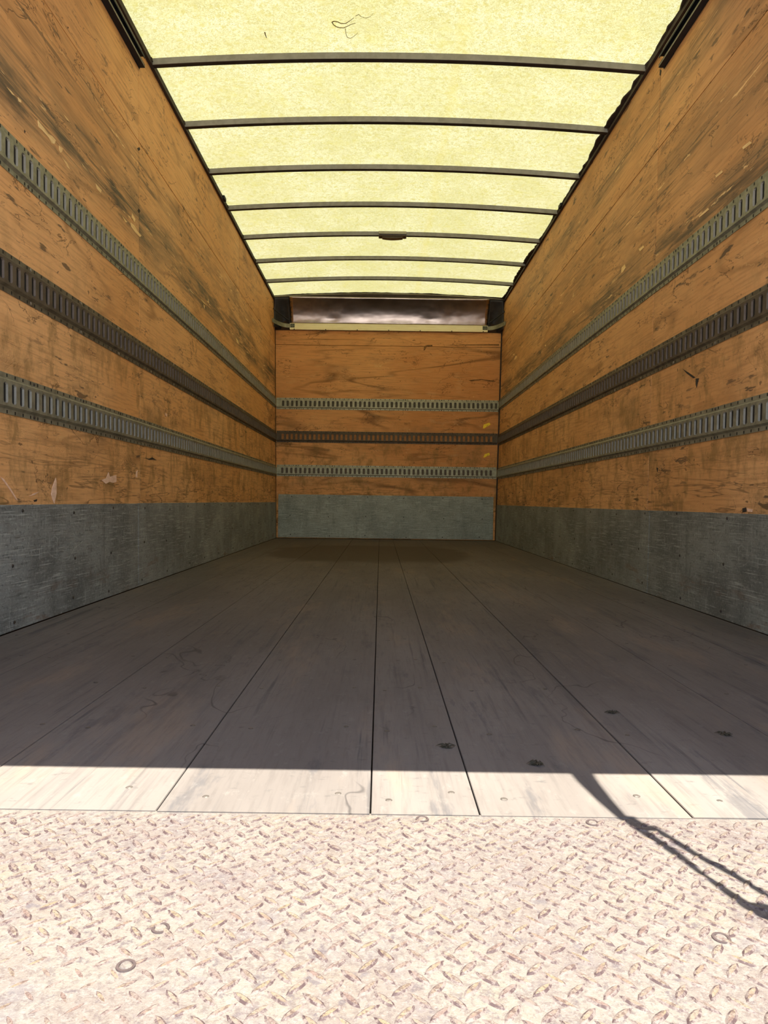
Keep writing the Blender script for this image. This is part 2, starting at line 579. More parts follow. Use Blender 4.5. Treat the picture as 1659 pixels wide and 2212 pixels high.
def alu():
    t = NT('dented_aluminium')
    p = t.pos()
    P = t.xyz(p)
    v = t.vec(P[0], t.math('MULTIPLY', P[2], 2.0), 0.0)
    c = t.mix(t.step(t.noise(v, 6, 4), .4, .65), (.46, .38, .35), (.34, .275, .25))
    b = t.math('ADD', t.noise(v, 3.5, 2, .5), t.math('MULTIPLY', t.noise(v, 60, 3), .02))
    return t.bsdf(c, .27, 1.0, b, .014, .5, .5)


M_ALU = alu()

# ------------------------------------------------------------------ setting: yard, floor, walls, roof
g = MB()
g.box((-40, -40, -1.25), (40, 40, -1.15))
struct('ground', g.mesh('ground'), M_GROUND)

YSILL = on_floor(800, 1756).y          # where the boards end and the steel starts
# boards: joints taken from the sill line and the sides
jx = [on_floor(0, 1457).x, on_floor(0, 1655).x, on_floor(340, 1746).x, on_floor(800, 1755).x, on_floor(1037, 1758).x,
      on_floor(1500, 1768).x, on_floor(1659, 1590).x, on_floor(1659, 1440).x]
edges = [wall_x(-1, 0) + .004] + jx + [wall_x(1, 0) - .004]
g = MB()
g.box((wall_x(-1, 0), YSILL + .002, -.16), (wall_x(1, 0), YB + .05, -.031))
floor = struct('floor', g.mesh('floor'), M_GAP)
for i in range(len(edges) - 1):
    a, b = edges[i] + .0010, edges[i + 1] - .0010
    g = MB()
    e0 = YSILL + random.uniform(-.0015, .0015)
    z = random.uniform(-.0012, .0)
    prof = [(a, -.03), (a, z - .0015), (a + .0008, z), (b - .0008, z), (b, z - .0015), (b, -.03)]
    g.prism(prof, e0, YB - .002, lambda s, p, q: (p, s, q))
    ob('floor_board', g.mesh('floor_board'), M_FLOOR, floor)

# floor screws: two to a board in a row over each cross sill
g = MB()
g.disc((0, 0, -.0008), .0056, .0012, 8)
ms = g.mesh('floor_screw', M_SCREWF)
far = MB()
cnt = 0
for k in range(24):
    y = 1.032 + .291 * k
    if y > YB - .08:
        break
    for i in range(len(edges) - 1):
        a, b = edges[i], edges[i + 1]
        if b - a < .05:
            continue
        spots = ((a + .05, b - .05) if b - a > .2 else ((a + b) / 2 - .03, (a + b) / 2 + .035))
        for q, x in enumerate(spots):
            xx, yy = x + random.uniform(-.022, .022), y + (.012 if q else -.012) + random.uniform(-.012, .012)
            vis = abs(xx) < yy * .56
            if k < 14 and vis and cnt < 210:
                s = ob('floor_screw', ms, None, floor, (xx, yy, 0))
                cnt += 1
            else:
                far.disc((xx, yy, -.0008), .0056, .0012, 6)
fs = ob('far_floor_screws', far.mesh('far_floor_screws'), M_SCREWF, floor)
fs['kind'] = 'stuff'


def wmap(side):
    return lambda s, z, d: (wall_x(side, z) - side * d, s, z)


def bmap(s, z, d):
    return (s, YB - d, z)


YJ = (Y0 + .05, 3.437, 5.885, YB)
for side, nm, mat in ((-1, 'left', M_WL), (1, 'right', M_WR)):
    f = wmap(side)
    g = MB(f)
    g.box((Y0, -.12, -.07), (YB + .05, ZTOP + .03, -.0145))
    wall = struct('wall_' + nm, g.mesh('wall_' + nm), M_GAP)
    for i in range(3):
        for z0, z1 in ((.002, ZSEAM), (ZSEAM, ZTOP)):
            g = MB(f)
            g.box((YJ[i] + .0028, z0 + .0022, -.014), (YJ[i + 1] - (.0028 if i < 2 else .004), z1 - .0022, random.uniform(-.0010, 0)))
            ob('plywood_panel', g.mesh('plywood_panel', bevel=.0007), mat, wall)
    if side < 0:
        wall_left = wall
    else:
        wall_right = wall

xl, xr = wall_x(-1, 1.2), wall_x(1, 1.2)
g = MB()
g.add([(wall_x(-1, -.1) - .05, YB + .0145, -.1), (wall_x(1, -.1) + .05, YB + .0145, -.1), (wall_x(1, 2.75) + .05, YB + .0145, 2.75), (wall_x(-1, 2.75) - .05, YB + .0145, 2.75),
       (wall_x(-1, -.1) - .05, YB + .07, -.1), (wall_x(1, -.1) + .05, YB + .07, -.1), (wall_x(1, 2.75) + .05, YB + .07, 2.75), (wall_x(-1, 2.75) - .05, YB + .07, 2.75)],
      [(0, 1, 2, 3), (4, 7, 6, 5), (0, 4, 5, 1), (1, 5, 6, 2), (2, 6, 7, 3), (3, 7, 4, 0)])
wall_back = struct('wall_back', g.mesh('wall_back'), M_GAP)
ZBT = 2.312
for z0, z1 in ((.002, ZSEAM - .005), (ZSEAM - .005, ZBT)):
    g = MB()
    d0, d1 = .006, .012
    P = []
    for yy in (YB + random.uniform(0, .0008), YB + .014):
        P += [(wall_x(-1, z0) + d0, yy, z0 + .0022), (wall_x(1, z0) - d1, yy, z0 + .0022), (wall_x(1, z1) - d1, yy, z1 - .0022), (wall_x(-1, z1) + d0, yy, z1 - .0022)]
    g.add(P, [(0, 1, 2, 3), (4, 7, 6, 5), (0, 4, 5, 1), (1, 5, 6, 2), (2, 6, 7, 3), (3, 7, 4, 0)])
    ob('plywood_panel', g.mesh('plywood_panel', bevel=.0008), M_WB, wall_back)

# translucent roof sheet (one thin fibreglass skin, crowned)
g = MB()
nx, x0, x1 = 28, wall_x(-1, ZROOF) - .05, wall_x(1, ZROOF) + .05
ys = [Y0 - .02] + [3.0 + .6 * k - .3 for k in range(-3, 9)] + [YB + .06]
pts = []
for y in ys:
    for i in range(nx + 1):
        x = x0 + (x1 - x0) * i / nx
        pts.append((x, y, roof_z(x) + .001))
fc = [(j * (nx + 1) + i, j * (nx + 1) + i + 1, (j + 1) * (nx + 1) + i + 1, (j + 1) * (nx + 1) + i) for j in range(len(ys) - 1) for i in range(nx)]
g.add(pts, fc)
ceiling = struct('ceiling', g.mesh('ceiling', smooth=True), M_ROOF)


def on_roof(u, v):
    d = ray(u, v)
    t = 2.26 / d.z
    for _ in range(6):
        t = (roof_z(d.x * t) - EYE) / d.z
    return Vector((d.x * t, t, roof_z(d.x * t) - .002))


def roof_strand(px, r=.0022):
    P = [on_roof(*p) for p in px]
    Q = []
    for i in range(len(P) - 1):
        for k in range(4):
            Q.append(P[i].lerp(P[i + 1], k / 4))
    Q.append(P[-1])
    ob('loose_strand', tube(Q, lambda t: r * (1 - .5 * t), 5).mesh('loose_strand'), M_STRAND, ceiling)


roof_strand([(717, 47), (722, 45), (731, 47), (737, 50), (746, 50), (751, 47), (757, 43), (764, 38)])
roof_strand([(717, 47), (721, 53), (727, 57), (734, 59), (742, 59.5), (752, 55), (758, 52), (768, 49)])
roof_strand([(746, 61), (747, 70), (750, 80), (757, 82), (764, 78), (773, 70)], .0014)
roof_strand([(768, 34), (775, 30), (780, 35), (790, 38), (800, 35), (806, 28)], .0012)
roof_strand([(572, 69), (573.5, 75), (576, 81)], .003)

# side rails of the roof
for side, nm in ((-1, 'trim_1'), (1, 'trim_2')):
    f = wmap(side)
    g = MB(f)
    zb, zt = ZTOP, ZROOF
    prof = [(zb, -.05), (zb, .012), (zt + .0, .012), (zt + .002, .006), (zt + .002, -.06)]
    g.prism(prof, Y0, YB - .0, lambda s, z, d: (s, z, d))
    rail = struct(nm, g.mesh(nm), M_RAIL, 'dark brown roof rail above the %s plywood wall' % ('left' if side < 0 else 'right'))
    # narrow lower lip of the rail
    g = MB(f)
    g.box((Y0, zb - .004, .0), (YB, zb + .010, .0155))
    ob('lower_lip', g.mesh('lower_lip'), M_RAIL, rail)
    # splice brackets under bow ends
    if side > 0:
        # ragged line of sealant squeezed out along the roof sheet
        g = MB(f)
        n = 150
        pts, prev = [], .02
        for i in range(n + 1):
            y = 2.4 + (YB - 2.45) * i / n
            prev = min(.042, max(.014, prev + random.uniform(-.009, .009)))
            pts += [(y, zt - .012, .010), (y, zt + .004, .010), (y, zt - .001, prev), (y, zt - .007, prev - .003)]
        fcs = []
        for i in range(n):
            for k in range(4):
                fcs.append((4 * i + k, 4 * i + (k + 1) % 4, 4 * i + 4 + (k + 1) % 4, 4 * i + 4 + k))
        g.add(pts, fcs)
        ob('sealant_bead', g.mesh('sealant_bead'), M_RAIL, rail)
    for px in ([(484, 424)] if side < 0 else [(1214, 440)]):
        d = ray(*px)
        yy = (ZROOF - EYE) / d.z
        g = MB(f)
        g.box((yy - .03, zt - .03, .012), (yy + .03, zt - .004, .030))
        ob('rail_clip', g.mesh('rail_clip', bevel=.002), M_BLACK, rail)

# corner strips between side walls and bulkhead
for side, nm in ((-1, 'trim_3'), (1, 'trim_4')):
    f = wmap(side)
    g = MB(f)
    if side < 0:
        g.box((YB - .006, .0, .0005), (YB - .0005, 2.33, .004))
    else:
        g.box((YB - .02, .46, .0005), (YB - .001, 2.34, .011))
    struct(nm, g.mesh(nm), M_RAIL if side > 0 else M_GAP)

# ------------------------------------------------------------------ kick plates along the walls
g = MB()
g.disc((0, 0, 0), .0065, .0022, 8)


def screw_mesh(place, n=8, r=.0065, h=.0022):
    m = MB()
    m.disc((0, 0, 0), r, h, n, place)
    return m.mesh('screw')


SCL = screw_mesh(lambda a, b, d: (d, a, b))
SCR = screw_mesh(lambda a, b, d: (-d, a, b))
SCB = screw_mesh(lambda a, b, d: (a, -d, b))
for m in (SCL, SCR, SCB):
    m.materials.append(M_SCREW)
SCREW = {-1: SCL, 1: SCR, 0: SCB}
SCL2, SCR2, SCB2 = SCL.copy(), SCR.copy(), SCB.copy()
for m in (SCL2, SCR2, SCB2):
    m.materials.clear()
    m.materials.append(M_STEEL)
SCREW2 = {-1: SCL2, 1: SCR2, 0: SCB2}

ZK = .400
for side, nm, mat in ((-1, 'left', M_KL), (1, 'right', M_KR)):
    f = wmap(side)
    base = struct('baseboard_' + nm)
    js = (Y0 + .05, 3.397, 5.84, YB - .006)
    for i in range(3):
        g = MB(f)
        g.box((js[i] + .0015, .002, .0), (js[i + 1] - .0015, ZK + random.uniform(-.002, .002), .0028 + .0007 * (i % 2)))
        ob('kick_plate', g.mesh('kick_plate', bevel=.0006), mat, base)
    y = 2.25
    while y < YB - .1:
        for z in (ZK - .022, .20, .035):
            yy, zz = y + random.uniform(-.05, .05), z + random.uniform(-.012, .012)
            ob('screw', SCREW[side], None, base, f(yy, zz, .0034))
        y += .41
base = struct('baseboard_back')
xa, xb = on_back(601, 1100)[0], on_back(1065.5, 1100)[0]
g = MB(bmap)
g.box((xa, .010, .0), (xb, .488, .0035))
ob('kick_plate', g.mesh('kick_plate', bevel=.0008), M_KB, base)
for i in range(6):
    for z in (.468, .245, .035):
        ob('screw', SCREW[0], None, base, bmap(xa + .14 + i * (xb - xa - .28) / 5 + random.uniform(-.02, .02), z + random.uniform(-.01, .01), .0038))

# ------------------------------------------------------------------ slotted cargo tracks
PITCH = .0495


def cargo_track(fn, s0, s1, zc, pitch, phase, mats, label, screw, bright=None, group='slotted cargo tracks'):
    body, flange, back, inner = mats
    root = thing('cargo_track', label, 'cargo track', fn((s0 + s1) / 2, zc, 0), group)
    off = Vector(root.location)

    def local(s, z, d):
        return Vector(fn(s, zc + z, d)) - off
    hh, fl, fc, D = .0635, .047, .040, .0125
    # flanges and sloping sides, one piece of folded sheet
    g = MB(local)
    for sg in (1, -1):
        prof = [(sg * hh, .0004), (sg * hh, .0026), (sg * fl, .0026), (sg * fc, D), (sg * fc, D - .0015), (sg * (fl - .001), .0010), (sg * (fl - .001), .0004)]
        g.prism(prof, s0, s1, lambda s, z, d: (s, z, d))
    ob('flanges', g.mesh('flanges'), flange, root)
    # face plate pierced by slots
    slot_sides = set()
    g = MB(local)
    sh, sw, ch = .0315, pitch * .26, .0055
    n0 = math.ceil((s0 - phase) / pitch + .5)
    n1 = math.floor((s1 - phase) / pitch - .5)
    e0 = phase + (n0 - .5) * pitch
    e1 = phase + (n1 + .5) * pitch
    for a, b in ((s0, e0), (e1, s1)):
        if b - a > 1e-4:
            g.add([(a, -fc, D), (b, -fc, D), (b, fc, D), (a, fc, D)], [(0, 1, 2, 3)])
    hole = [(-sw, -sh + ch), (-sw + ch, -sh), (sw - ch, -sh), (sw, -sh + ch), (sw, sh - ch), (sw - ch, sh), (-sw + ch, sh), (-sw, sh - ch)]
    for k in range(n0, n1 + 1):
        c = phase + k * pitch
        h = pitch / 2
        pts = [(c - h, -fc, D), (c + h, -fc, D), (c + h, fc, D), (c - h, fc, D)]
        pts += [(c + p, q, D) for p, q in hole] + [(c + p, q, D - .0076) for p, q in hole]
        fcs = [(0, 1, 6, 5), (0, 5, 4), (1, 7, 6), (1, 2, 8, 7), (2, 9, 8), (2, 3, 10, 9), (3, 11, 10), (3, 0, 4, 11)]
        fcs += [(4 + i, 4 + (i + 1) % 8, 12 + (i + 1) % 8, 12 + i) for i in range(8)]
        slot_sides.update(range(len(g.f) + 8, len(g.f) + 16))
        g.add(pts, fcs)
    m = g.mesh('slotted_face', body)
    m.materials.append(inner)
    for p in m.polygons:                       # the turned-in sides of the slots get a paler tone that paints in light from the opening
        if len(p.vertices) == 4 and p.index in slot_sides:
            p.material_index = 1
    ob('slotted_face', m, None, root)
    g = MB(local)
    g.box((s0, -fc + .001, .0012), (s1, fc - .001, D - .0076))
    ob('backing_strip', g.mesh('backing_strip'), back, root)  # dark backing colours paint in the unlit hollow behind the slots
    # punched nail holes along both flanges: tiny dark studs
    g = MB(local)
    for k in range(n0, n1 + 1):
        for sg in (1, -1):
            c = phase + (k + .5) * pitch
            g.box((c - .0032, sg * .0565 - .0050, .0024), (c + .0032, sg * .0565 + .0050, .0032))
    o = ob('nail_studs', g.mesh('nail_studs'), M_DARK, root)
    o['kind'] = 'stuff'
    # fixing screws
    s = s0 + .22
    while s < s1 - .05:
        for sg in (1, -1):
            sc = ob('screw', (bright or SCREW)[screw], None, root)
            sc.location = local(phase + round((s - phase) / pitch) * pitch, sg * .0555, .0026)
        s += .405
    return root


ZT = (1.5115, 1.1225, .7465)
NAMES = ('topmost', 'middle', 'lowest')
for side, nm in ((-1, 'left'), (1, 'right')):
    for i, zc in enumerate(ZT):
        zz = zc + ((-.004, .002, .0)[i] if side < 0 else (.002, -.003, .0)[i])
        rusty = i == 1
        px = [(8, 330), (14, 580), (4, 845)][i] if side < 0 else [(1655, 400), (1651, 655), (1650, 890)][i]
        ph = on_side(px[0], px[1], side)[0]
        label = ('%s %s slotted steel cargo track along the %s plywood wall' %
                 (NAMES[i], ('rust-brown' if rusty else 'grey-green'), nm))
        cargo_track(wmap(side), Y0 + .1, YB - .016, zz, PITCH, ph,
                    (M_RUST, M_RUSTF, M_DARK, M_INNERR) if rusty else (M_GALV, M_GALV, M_DARK, M_INNER), label, side, SCREW2 if rusty else None)
for i, zc in enumerate(ZT):
    rusty = i == 1
    z = (1.497, 1.129, .7525)[i]
    p0 = on_back(602.2, 870)[0]
    label = ('%s %s slotted cargo track across the front plywood bulkhead' % (NAMES[i], 'brown' if rusty else 'pale grey-green'))
    cargo_track(bmap, wall_x(-1, z) + .014, wall_x(1, z) - .016, z, .0503, p0,
                (M_RUST, M_RUST, M_BACKW, M_RUST) if rusty else (M_GALVB, M_GALVB, M_BACKR if i == 2 else M_DIMBACK, M_GALVB), label, 0)

# ------------------------------------------------------------------ roof bows
ORD = ['nearest the open end, the widest one in the photo', 'second from the open end', 'third from the open end', 'fourth from the open end',
       'fifth from the open end, carrying the little dome lamp', 'sixth from the open end', 'seventh and last, just before the aluminium header']
for k in range(7):
    y = 3.60 + .598 * k
    root = thing('roof_bow', 'dark steel roof bow, ' + ORD[k], 'roof bow', (0, y, ZROOF), 'roof bows')
    xa, xb = wall_x(-1, ZROOF) + .012, wall_x(1, ZROOF) - .012
    n = 24
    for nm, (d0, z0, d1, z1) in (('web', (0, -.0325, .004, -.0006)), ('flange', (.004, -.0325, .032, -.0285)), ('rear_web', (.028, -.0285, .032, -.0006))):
        g = MB()
        pts = []
        for i in range(n + 1):
            x = xa + (xb - xa) * i / n
            zz = roof_z(x) - ZROOF
            pts += [(x, d0, zz + z0), (x, d1, zz + z0), (x, d1, zz + z1), (x, d0, zz + z1)]
        fcs = [(4 * i + q, 4 * i + (q + 1) % 4, 4 * i + 4 + (q + 1) % 4, 4 * i + 4 + q) for i in range(n) for q in range(4)]
        fcs += [(0, 3, 2, 1), tuple(4 * n + q for q in range(4))]
        g.add(pts, fcs)
        ob(nm, g.mesh(nm), M_BOW if nm == 'web' else M_BOWSHADE, root)
    for x, sg in ((xa, 1), (xb, -1)):
        g = MB()
        zz = roof_z(x) - ZROOF
        g.box((min(x, x + sg * .004), -.012, zz - .034), (max(x, x + sg * .004), .044, zz - .001))
        ob('end_tab', g.mesh('end_tab', bevel=.001), M_RAIL, root)
        g = MB()
        g.disc((-.006 * 0, 0, 0), .005, .004, 8, lambda a, b, d: (sg * d, a, b))
        ob('bolt', g.mesh('bolt'), M_RAIL, root, (x + sg * .004, -.006, zz - .018))

# dome lamp under the fifth bow
dl = on_roof(848, 505)
yl = 3.60 + .598 * 4
xm = ray(848, 507).x * yl
zl = roof_z(xm) - .0325
lamp = thing('dome_light', 'small dark dome lamp fixed under the fifth roof bow', 'lamp', (xm, yl, zl))
w = .118
g = MB()
g.box((-w, -.016, .006), (w, -.001, .030))
ob('mounting_plate', g.mesh('mounting_plate', bevel=.002), M_LAMPB, lamp)
g = MB()
g.box((-w, -.016, -.014), (w, .045, -.001))
ob('housing', g.mesh('housing', bevel=.004), M_LAMP, lamp)
g = MB()
n = 10
prof = [(-.088, 0), (-.086, -.008)] + [(-.086 + .172 * i / n, -.008 - .007 * math.sin(math.pi * i / n)) for i in range(1, n)] + [(.086, -.008), (.088, 0)]
g.prism([(x, z - .014) for x, z in prof], -.012, .040, lambda s, p, q: (p, s, q))
ob('lens', g.mesh('lens', bevel=0), M_LAMP, lamp)
for sx in (-1, 1):
    g = MB()
    g.disc((sx * .102, 0, 0), .006, .003, 8, lambda a, b, d: (a, .012 + b, -.014 - d))
    ob('screw', g.mesh('screw'), M_SCREW, lamp)

# ------------------------------------------------------------------ roll-up door tracks
for side, nm, yend in ((-1, 'left', 3.44), (1, 'right', 3.385)):
    f = wmap(side)
    zb, zt = EYE + 2.088, EYE + 2.145
    root = thing('door_track', 'black roll-up door track high along the %s wall, ending before the first bow' % nm, 'door track', f(yend, (zb + zt) / 2, .0), 'roll-up door tracks')
    off = Vector(root.location)
    L = (lambda f, off: (lambda s, z, d: Vector(f(s, z, d)) - off))(f, off)
    g = MB(L)
    prof = [(zb, .0005), (zb, .030), (zb + .014, .030), (zb + .014, .0275), (zb + .003, .0275), (zb + .003, .003), (zt - .003, .003), (zt - .003, .0275),
            (zt - .012, .0275), (zt - .012, .030), (zt, .030), (zt, .0005)]
    g.prism(prof, Y0 + .05, yend, lambda s, p, q: (s, p, q))
    ob('channel', g.mesh('channel'), M_BLACK, root)
    g = MB(L)
    g.box((Y0 + .05, zb + .0005, .0295), (yend - .002, zb + .0075, .0312))
    e = ob('worn_lip', g.mesh('worn_lip'), M_EDGE, root)
    e['label'] = 'worn bare steel lower lip'
    g = MB(L)
    g.box((Y0 + .05, zt - .004, .0297), (yend - .05, zt + .0003, .0309))
    ob('upper_lip', g.mesh('upper_lip'), M_EDGE, root)
    # end bracket, cut at a slant
    g = MB(L)
    prof = [(yend - .11, zt + .006), (yend - .06, zt + .006), (yend + .008, zb + .018), (yend + .008, zb - .002), (yend - .11, zb - .002)]
    pts = [(s, z, .0004) for s, z in prof] + [(s, z, .0028) for s, z in prof]
    n = 5
    g.add(pts, [(i, (i + 1) % n, n + (i + 1) % n, n + i) for i in range(n)] + [(4, 3, 2, 1, 0), (5, 6, 7, 8, 9)])
    ob('end_bracket', g.mesh('end_bracket'), M_BLACK, root)
    g = MB(L)
    g.box((yend - .004, zb + .002, .003), (yend + .006, zb + .022, .026))
    ob('stop', g.mesh('stop', bevel=.002), M_BLACK, root)
    b = ob('bolt', SCREW2[side], None, root)
    b.location = L(yend + .004, zb + .008, .004)

# ------------------------------------------------------------------ front header: aluminium cove, corner caps, cream rail
ZH0, ZH1 = 2.388, 2.652
R = .25


def cove(t):                    # t 0..1 from the rail up to the roof
    return (YB - .004 - .12 * (.2 * t + .8 * t * t), ZH0 + (ZH1 - ZH0) * t)


xa, xb = on_back(627.5, 675)[0], on_back(1054, 675)[0]
root = thing('aluminium_cove', 'dented aluminium cove panel above the cream rail on the front bulkhead', 'panel', ((xa + xb) / 2, YB, ZH0))
off = Vector(root.location)
g = MB()
nu, nv = 60, 16
pts = []
for j in range(nv + 1):
    t = j / nv
    y, z = cove(t)
    for i in range(nu + 1):
        x = xa + (xb - xa) * i / nu
        # dents and sag
        dn = .004 * math.sin(x * 7.3 + 1.1) * math.sin(math.pi * t) + .006 * math.exp(-((x + .55) ** 2) / .004 - (t - .2) ** 2 / .01) + .005 * math.exp(-((x - .52) ** 2) / .006 - (t - .24) ** 2 / .012)
        pts.append(Vector((x, y + dn, z)) - off)
fcs = [(j * (nu + 1) + i, j * (nu + 1) + i + 1, (j + 1) * (nu + 1) + i + 1, (j + 1) * (nu + 1) + i) for j in range(nv) for i in range(nu)]
g.add(pts, fcs)
sh = ob('sheet', g.mesh('sheet', smooth=True), M_ALU, root)
md = sh.modifiers.new('thick', 'SOLIDIFY')
md.thickness = .0015
md.offset = 1
for x in (xa + .012, xb - .012):
    for j in (1, 4, 7, 10, 13):
        y, z = cove(j / nv)
        r = ob('rivet', SCREW[0], None, root)
        r.location = Vector((x, y - .0015, z)) - off

CR = []
for side, nm, px in ((-1, 'left', xa), (1, 'right', xb)):
    root = thing('corner_casting', 'black moulded corner cap at the %s end of the aluminium header' % nm, 'corner cap', (wall_x(side, 2.5), YB, ZH0 - .03))
    off = Vector(root.location)
    g = MB()
    nu, nv = 10, 12
    xi, xo = px - side * -.003, wall_x(side, 2.5) - side * .002
    pts = []
    for j in range(nv + 1):
        t = j / nv
        for i in range(nu + 1):
            q = i / nu
            y, z = cove(t)
            z = ZH0 - .06 + (ZH1 - ZH0 + .06) * (z - ZH0) / (ZH1 - ZH0)
            bul = .10 * (q ** 2)                         # wraps round towards the side wall
            pts.append(Vector((xi + (xo - xi) * q, y + .05 * math.sin(math.pi * q) * (1 - t) - bul * (1 - t) + .012, z)) - off)
    g.add(pts, [(j * (nu + 1) + i, j * (nu + 1) + i + 1, (j + 1) * (nu + 1) + i + 1, (j + 1) * (nu + 1) + i) for j in range(nv) for i in range(nu)])
    sh = ob('shell', g.mesh('shell', smooth=True), M_CAP, root)
    md = sh.modifiers.new('thick', 'SOLIDIFY')
    md.thickness = .003
    # slanting stiffening rib
    P = []
    for k in range(9):
        q = k / 8
        y, z = cove(.55 - .38 * (1 - q))
        P.append(Vector((xi + (xo - xi) * q, y - .09 * q * q - .002, z - .02)) - off)
    ob('rib', tube(P, .006, 6).mesh('rib', smooth=True), M_CAP, root)
    # grey strap bracket that hugs the corner
    root = thing('corner_bracket', 'grey curved strap bracket under the %s corner cap, ending on the cream rail' % nm, 'bracket', (wall_x(side, 2.36), YB, 2.36))
    off = Vector(root.location)
    xi = on_back(637.0 if side < 0 else 1042, 705)[0]
    xo = wall_x(side, 2.37) - side * .003
    g = MB()
    n = 14
    pts = []
    for k in range(n + 1):
        q = k / n
        x = xi + (xo - xi) * q
        y = YB - .021 - .20 * max(0, (q - .30) / .70) ** 2.2
        lift = .012 * max(0, (q - .3) / .7) ** 1.5
        for dy, z in ((0, 2.335), (0, 2.378), (.004, 2.378), (.004, 2.335)):
            pts.append(Vector((x, y + dy, z + lift)) - off)
    g.add(pts, [(4 * k + a, 4 * k + (a + 1) % 4, 4 * k + 4 + (a + 1) % 4, 4 * k + 4 + a) for k in range(n) for a in range(4)] + [(0, 3, 2, 1), tuple(4 * n + a for a in range(4))])
    ob('strap', g.mesh('strap'), M_GALV, root)
    g = MB()
    x2 = on_back(628.5 if side < 0 else 1052, 705)[0]
    g.box((min(xi, x2) - off.x, YB - .026 - off.y, 2.336 - off.z), (max(xi, x2) - off.x, YB - .021 - off.y, 2.380 - off.z))
    ob('end_plate', g.mesh('end_plate', bevel=.001), M_PLATE, root)
    for a in (.25, .75):
        for z in (2.345, 2.368):
            b = ob('rivet', SCREW[0], None, root)
            b.location = Vector((xi + (x2 - xi) * a, YB - .026, z)) - off
    # dark pocket beneath the strap
    g = MB(wmap(side))
    g.box((YB - .05, 2.315, .0), (YB - .002, 2.40, .17))

root = thing('cream_rail', 'cream painted wooden rail along the top of the front plywood bulkhead', 'rail', (0, YB, ZBT))
xa2, xb2 = on_back(626.5, 708)[0], on_back(1053, 712)[0]
g = MB()
g.box((xa2, -.020, .026), (xb2, -.0005, ZH0 - ZBT - .002))
ob('upper_board', g.mesh('upper_board', bevel=.0015), M_CREAM, root)
g = MB()
g.box((xa2, -.027, .002), (xb2, -.0005, .024))
ob('lower_lip', g.mesh('lower_lip', bevel=.002), M_CREAM, root)
for k in range(7):
    r = ob('screw', SCREW[0], None, root)
    r.location = (xa2 + .05 + k * (xb2 - xa2 - .1) / 6, -.027, .006)
# dark pocket ends behind the strap brackets, and the pale flange over the header
g = MB()
n = 20
pts = []
for i in range(n + 1):
    x = wall_x(-1, ZROOF) + .01 + (wall_x(1, ZROOF) - wall_x(-1, ZROOF) - .02) * i / n
    z = roof_z(x)
    y = YB - .122
    for dy, dz in ((0, -.0005), (0, -.0165), (.03, -.0165), (.03, -.0005)):
        pts.append((x, y + dy, z + dz))
g.add(pts, [(4 * k + a, 4 * k + (a + 1) % 4, 4 * k + 4 + (a + 1) % 4, 4 * k + 4 + a) for k in range(n) for a in range(4)] + [(0, 3, 2, 1), tuple(4 * n + a for a in range(4))])
tr = struct('trim_5', g.mesh('trim_5'), simple('front_roof_flange', (.30, .27, .20), (.2, .18, .12), .5, .4, 20), 'pale steel flange where the roof meets the front header')
# ragged sealant on the flange
g = MB()
n = 90
pts = []
pr = .004
for i in range(n + 1):
    x = wall_x(-1, ZROOF) + .02 + (wall_x(1, ZROOF) - wall_x(-1, ZROOF) - .04) * i / n
    pr = min(.022, max(0.001, pr + random.uniform(-.008, .008)))
    z = roof_z(x) - .001
    y = YB - .123
    pts += [(x, y - pr, z), (x, y - pr * .7, z - .004), (x, y + .002, z - .005), (x, y + .002, z)]
g.add(pts, [(4 * k + a, 4 * k + (a + 1) % 4, 4 * k + 4 + (a + 1) % 4, 4 * k + 4 + a) for k in range(n) for a in range(4)])
ob('sealant_bead', g.mesh('sealant_bead'), M_RAIL, tr)
g = MB()
pts = []
for i in range(n + 1):
    x = wall_x(-1, ZROOF) + .01 + (wall_x(1, ZROOF) - wall_x(-1, ZROOF) - .02) * i / n
    for y, z in ((YB - .118, roof_z(x) - .001), (YB - .118, ZH1 - .006), (YB - .112, ZH1 - .006), (YB - .112, roof_z(x) - .001)):
        pts.append((x, y, z))
g.add(pts, [(4 * k + a, 4 * k + (a + 1) % 4, 4 * k + 4 + (a + 1) % 4, 4 * k + 4 + a) for k in range(n) for a in range(4)] + [(0, 3, 2, 1), tuple(4 * n + a for a in range(4))])
ob('arched_fascia', g.mesh('arched_fascia'), M_RAIL, tr)
# soffit closing the header box behind the cove
g = MB()
g.box((wall_x(-1, 2.6), YB - .11, ZH1 - .006), (wall_x(1, 2.6), YB + .03, ZH1 - .003))
struct('trim_6', g.mesh('trim_6'), M_BLACK)

# ------------------------------------------------------------------ yellow stickers on the bulkhead
for px, lab in ([(1043, 924), (1045, 917), (1057, 913), (1060, 917), (1045, 926)], 'yellow sticker between the top and middle tracks on the front bulkhead'), \
               ([(1044, 988), (1047, 981), (1057, 978), (1058, 983), (1046, 988.5)], 'yellow sticker between the middle and lowest tracks on the front bulkhead'):
    P = [on_back(*p) for p in px]
    c = (sum(p[0] for p in P) / 5, sum(p[1] for p in P) / 5)
    root = thing('yellow_sticker', lab, 'sticker', (c[0], YB, c[1]), 'yellow stickers')
    g = MB()
    n = 5
    g.add([(p[0] - c[0], -.0004, p[1] - c[1]) for p in P] + [(p[0] - c[0], -.0016, p[1] - c[1]) for p in P],
          [(i, (i + 1) % n, n + (i + 1) % n, n + i) for i in range(n)] + [(4, 3, 2, 1, 0), (5, 6, 7, 8, 9)])
    ob('label_sheet', g.mesh('label_sheet'), M_YEL, root)
    Q = [(.006, -.0022, -.014), (.012, -.0022, .004), (.022, -.0022, .010), (.016, -.0022, -.004)]
    ob('pen_mark', tube(Q, .0011, 5).mesh('pen_mark'), M_HOLE, root)


